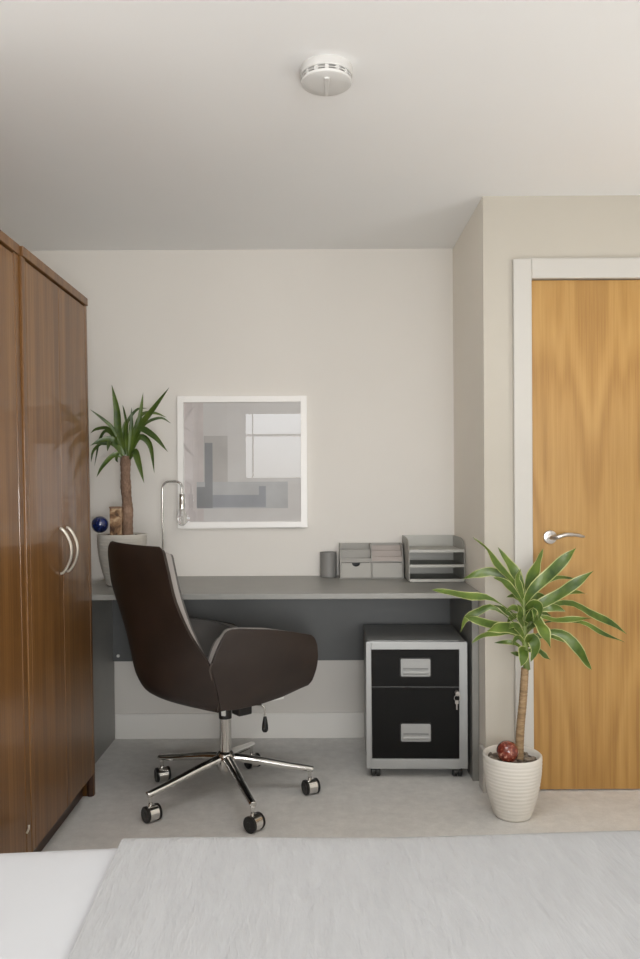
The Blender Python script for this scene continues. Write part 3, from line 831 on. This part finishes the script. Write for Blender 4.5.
for sgn in (-1, 1):
    g = arm_grid(sgn)[0]
    MB().tube([p + Vector((-.002, sgn*.0015, 0)) for p in g[:15]], .0032, 8).build('seam_piping', M['edge_dim'], ch, smooth=True)
# seat cushion
cu = MB().box((-.20, -.185, .425), (.19, .185, .505)).build('seat', M['lining'], ch, bevel=.03, segs=4, smooth=True)
# mechanism, gas column, base
mech = MB().box((-.09, -.075, .372), (.11, .075, .398)).box((-.06, -.045, .34), (.06, .045, .375)).box((.005, -.090, .322), (.065, -.035, .392))
mech.build('tilt_mechanism', M['black'], ch, bevel=.006, smooth=True)
lev = MB().tube(spline([(.06, -.06, .352), (.09, -.085, .352), (.112, -.098, .343), (.115, -.10, .31)], 14), .004, 8)
lev.lathe([(0, .247), (.008, .248), (.0125, .256), (.012, .272), (.008, .296), (.006, .306), (0, .306)], 16, 1, c=(.115, -.10, 0))
lev.build('lever', [M['chrome'], M['black']], ch, smooth=True)
MB().box((.135, -.12, .366), (.19, -.085, .392)).build('care_tag', M['sticker'], ch, label='white tag under the seat')
MB().lathe([(0, .30), (.0245, .30), (.0245, .355), (.022, .372), (0, .372)], 24).build('collar', M['black'], ch, smooth=True)
MB().lathe([(0, .10), (.0225, .10), (.0225, .345), (.0235, .347), (.0235, .352), (0, .352)], 28).build('column', M['chrome'], ch, smooth=True)
MB().box((-.027, -.017, .315), (-.0215, -.0, .338)).build('sticker', M['sticker'], ch).rotation_euler = (0, 0, math.radians(25))
MB().lathe([(0, .098), (.022, .098), (.030, .106), (.037, .125), (.037, .160), (.030, .172), (.0225, .176), (0, .176)], 32).build('hub', M['chrome'], ch, smooth=True)
for q in range(5):
    ang = math.radians(5 + 72*q) - math.radians(38)
    d_ = Vector((math.cos(ang), math.sin(ang), 0))
    pts = [d_*.022 + Vector((0,0,.150)), d_*.12 + Vector((0,0,.134)), d_*.24 + Vector((0,0,.109)), d_*.322 + Vector((0,0,.094)), d_*.336 + Vector((0,0,.091))]
    leg = MB().tube(spline(pts, 20), [.0195 - .0075*i/20 for i in range(20)] + [.006], 14, up=(0,0,1), sq=.85).build('leg', M['chrome'], ch, smooth=True)
    cpos = d_*.322
    ca = math.radians((208, 214, 205, 222, 232)[q]) - math.radians(38)     # direction of the wheel axle
    st_ = MB().tube([cpos + Vector((0,0,.098)), cpos + Vector((0,0,.050))], .0075, 12)
    cas = st_.build('castor', M['chrome'], leg, smooth=True)
    ax = Vector((math.cos(ca), math.sin(ca), 0)); fwd = Vector((-ax.y, ax.x, 0)); cc = cpos + fwd*.010 + Vector((0,0,.0285))
    def cyl(p0, p1, r, mb, mi):
        mb.tube([p0, p1], r, 28, mi)
    m = cas.data
    hb = MB(); cyl(cc - ax*.019, cc + ax*.019, .0270, hb, 0)
    for s_2 in (-1, 1):
        hb.tube([cc + ax*s_2*.018, cc + ax*s_2*.026, cc + ax*s_2*.029], [.0285, .0285, .025], 28, 1)
        hb.tube([cc + ax*s_2*.0285, cc + ax*s_2*.0305], [.011, .010], 18, 1)
    # the chrome cover and the two black tyres turn with the castor
    hb2 = MB(); hb2.v = hb.v; hb2.f = hb.f; hb2.mi = hb.mi
    me = hb2.build('tmp', [M['chrome'], M['black']], None, smooth=True)
    bm = bmesh.new(); bm.from_mesh(cas.data); bm.from_mesh(me.data); bm.to_mesh(cas.data); bm.free()
    cas.data.materials.append(M['black'])
    bpy.data.objects.remove(me)

# ------------------------------------------------------------------ bed in the foreground
BR = math.radians(2.3)
bedloc = (-.335, 1.362, 0)
bed = thing('bed', 'low double bed in the foreground under white duvet', 'bed', bedloc, BR)
MB().box((-1.0, -1.40, .10), (.98, -.03, .30)).build('bed_base', M['base'], bed, bevel=.01)
MB().box((-1.0, -1.40, .302), (.98, -.03, .52)).build('mattress', M['mat'], bed, bevel=.04, segs=4, smooth=True)
for xx in (-.9, .88):
    for yy in (-1.3, -.13):
        MB().lathe([(0, 0), (.022, 0), (.028, .10), (0, .10)], 16, c=(xx, yy, 0)).build('leg', M['black'], bed, smooth=True)
def drape(x0, x1, d, hem, nx, seed, puff):
    """cloth over the mattress: rounded far and near edges"""
    r = .055; y1 = .0 + d; y0 = -1.42 - d; zt = .572 + d
    cr = []
    for k in range(5): cr.append((y0, hem + (zt-r-hem)*k/4))
    for k in range(1, 9): a = PI/2*k/8; cr.append((y0 + r - r*math.cos(a), zt - r + r*math.sin(a)))
    for k in range(1, 40): cr.append((y0 + r + (y1-y0-2*r)*k/40, zt))
    for k in range(0, 9): a = PI/2*k/8; cr.append((y1 - r + r*math.sin(a), zt - r + r*math.cos(a)))
    for k in range(1, 5): cr.append((y1, zt - r - (zt-r-hem)*k/4))
    rn = random.Random(seed); ph = [rn.random()*6.28 for _ in range(8)]
    g0, g1 = [], []
    for i in range(nx+1):
        x = x0 + (x1-x0)*i/nx; ra, rb_ = [], []
        for (y, z) in cr:
            n = puff*(math.sin(x*5.1+ph[0]+y*2)*.5 + math.sin(x*9.3+ph[1]-y*7)*.3 + math.sin(y*13+ph[2]+x*3)*.25)
            top_ = max(0, (z-.3)/.28)
            yy = y + (.5*n if y > -.06 else 0)
            ra.append(Vector((x, yy, z + n*top_))); rb_.append(Vector((x, yy*.985 - .01, z + n*top_ - .010*min(1, top_) if top_ else z)))
        g0.append(ra); g1.append(rb_)
    return g0, g1
a, b = drape(-1.02, .99, 0, .22, 70, 4, .0045)
dv = MB().slab(a, b).build('duvet', M['mat'], None, smooth=True, angle=80)
dv.location = bedloc; dv.rotation_euler = (0, 0, BR); tag(dv, 'smooth white duvet on the bed, uncovered beside the grey coverlet', 'duvet')
a, b = drape(0, 1.005, .0115, .20, 50, 4, .0045)
cv = MB().slab(a, b).build('coverlet', M['coverlet'], None, smooth=True, angle=80)
cv.location = bedloc; cv.rotation_euler = (0, 0, BR); tag(cv, 'pale grey crinkled coverlet spread over the white duvet', 'bedspread')

# ------------------------------------------------------------------ light
wd = bpy.data.worlds.new('overcast_daylight'); S.world = wd; wd.use_nodes = True
nt = wd.node_tree; bg = nt.nodes['Background']
v = nt.nodes.new('ShaderNodeTexCoord'); sx = nt.nodes.new('ShaderNodeSeparateXYZ'); nt.links.new(v.outputs['Generated'], sx.inputs[0])
nt.links.new(ramp(nt, sx.outputs['Z'], [(.0, (.55, .53, .50)), (.12, (.86, .88, .90)), (1, (.92, .96, 1.0))]), bg.inputs['Color'])
bg.inputs['Strength'].default_value = 9.5
def area(name, loc, rot, sx_, sy_, power, col=(1, 1, 1), portal=False):
    l = bpy.data.lights.new(name, 'AREA'); l.shape = 'RECTANGLE'; l.size = sx_; l.size_y = sy_; l.energy = power; l.color = col
    if portal: l.cycles.is_portal = True
    o = bpy.data.objects.new(name, l); COL.objects.link(o); o.location = loc; o.rotation_euler = rot
    return o
area('window_portal', ((WX0+WX1)/2, YR-.13, (WZ0+WZ1)/2), (math.radians(90), 0, 0), WX1-WX0, WZ1-WZ0, 1, portal=True)
# added fills from behind, low and overhead; no such lamps are known
area('rear_fill', (1.0, -1.9, 1.2), (math.radians(90-3), 0, math.radians(11)), 1.1, 1.1, 56, (1, .995, .985))
area('fill_light', (.14, -.35, .98), (math.radians(76), 0, math.radians(4)), .36, .5, 48, (1, .995, .985))
area('overhead_fill', (-.05, 1.46, HT-.02), (math.radians(5), 0, 0), 1.1, .5, 19, (1, .99, .975))
for (x, y, z, e, ry) in ((1.5, 2.2, 1.2, 22, 75), (-1.12, 1.50, 1.6, 6, -25)):  # added spots aimed up to brighten the ceiling; no such lamps are known
    l = bpy.data.lights.new('upward_fill', 'SPOT'); l.energy = e; l.color = (1, .985, .96); l.spot_size = math.radians(150); l.spot_blend = .6; l.shadow_soft_size = .14
    o = bpy.data.objects.new('upward_fill', l); COL.objects.link(o); o.location = (x, y, z); o.rotation_euler = (PI - math.radians(18), 0, math.radians(ry))

# ------------------------------------------------------------------ camera
cam = bpy.data.cameras.new('camera'); co = bpy.data.objects.new('camera', cam); COL.objects.link(co)
cam.sensor_fit = 'AUTO'; cam.sensor_width = 36; cam.lens = 36*F/959; cam.clip_start = .02
cam.shift_x = (320-CX)/959; cam.shift_y = (CY-479.5)/959
co.matrix_world = Matrix.Translation((0, 0, HC)) @ Matrix.Rotation(PI/2, 4, 'X') @ Matrix.Rotation(-ROLL, 4, 'Z')
S.camera = co
S.view_settings.view_transform = 'Standard'; S.view_settings.look = 'None'
S.view_settings.exposure = -0.80; S.view_settings.gamma = 1.0
S.cycles.max_bounces = 14; S.cycles.diffuse_bounces = 8; S.cycles.caustics_reflective = False
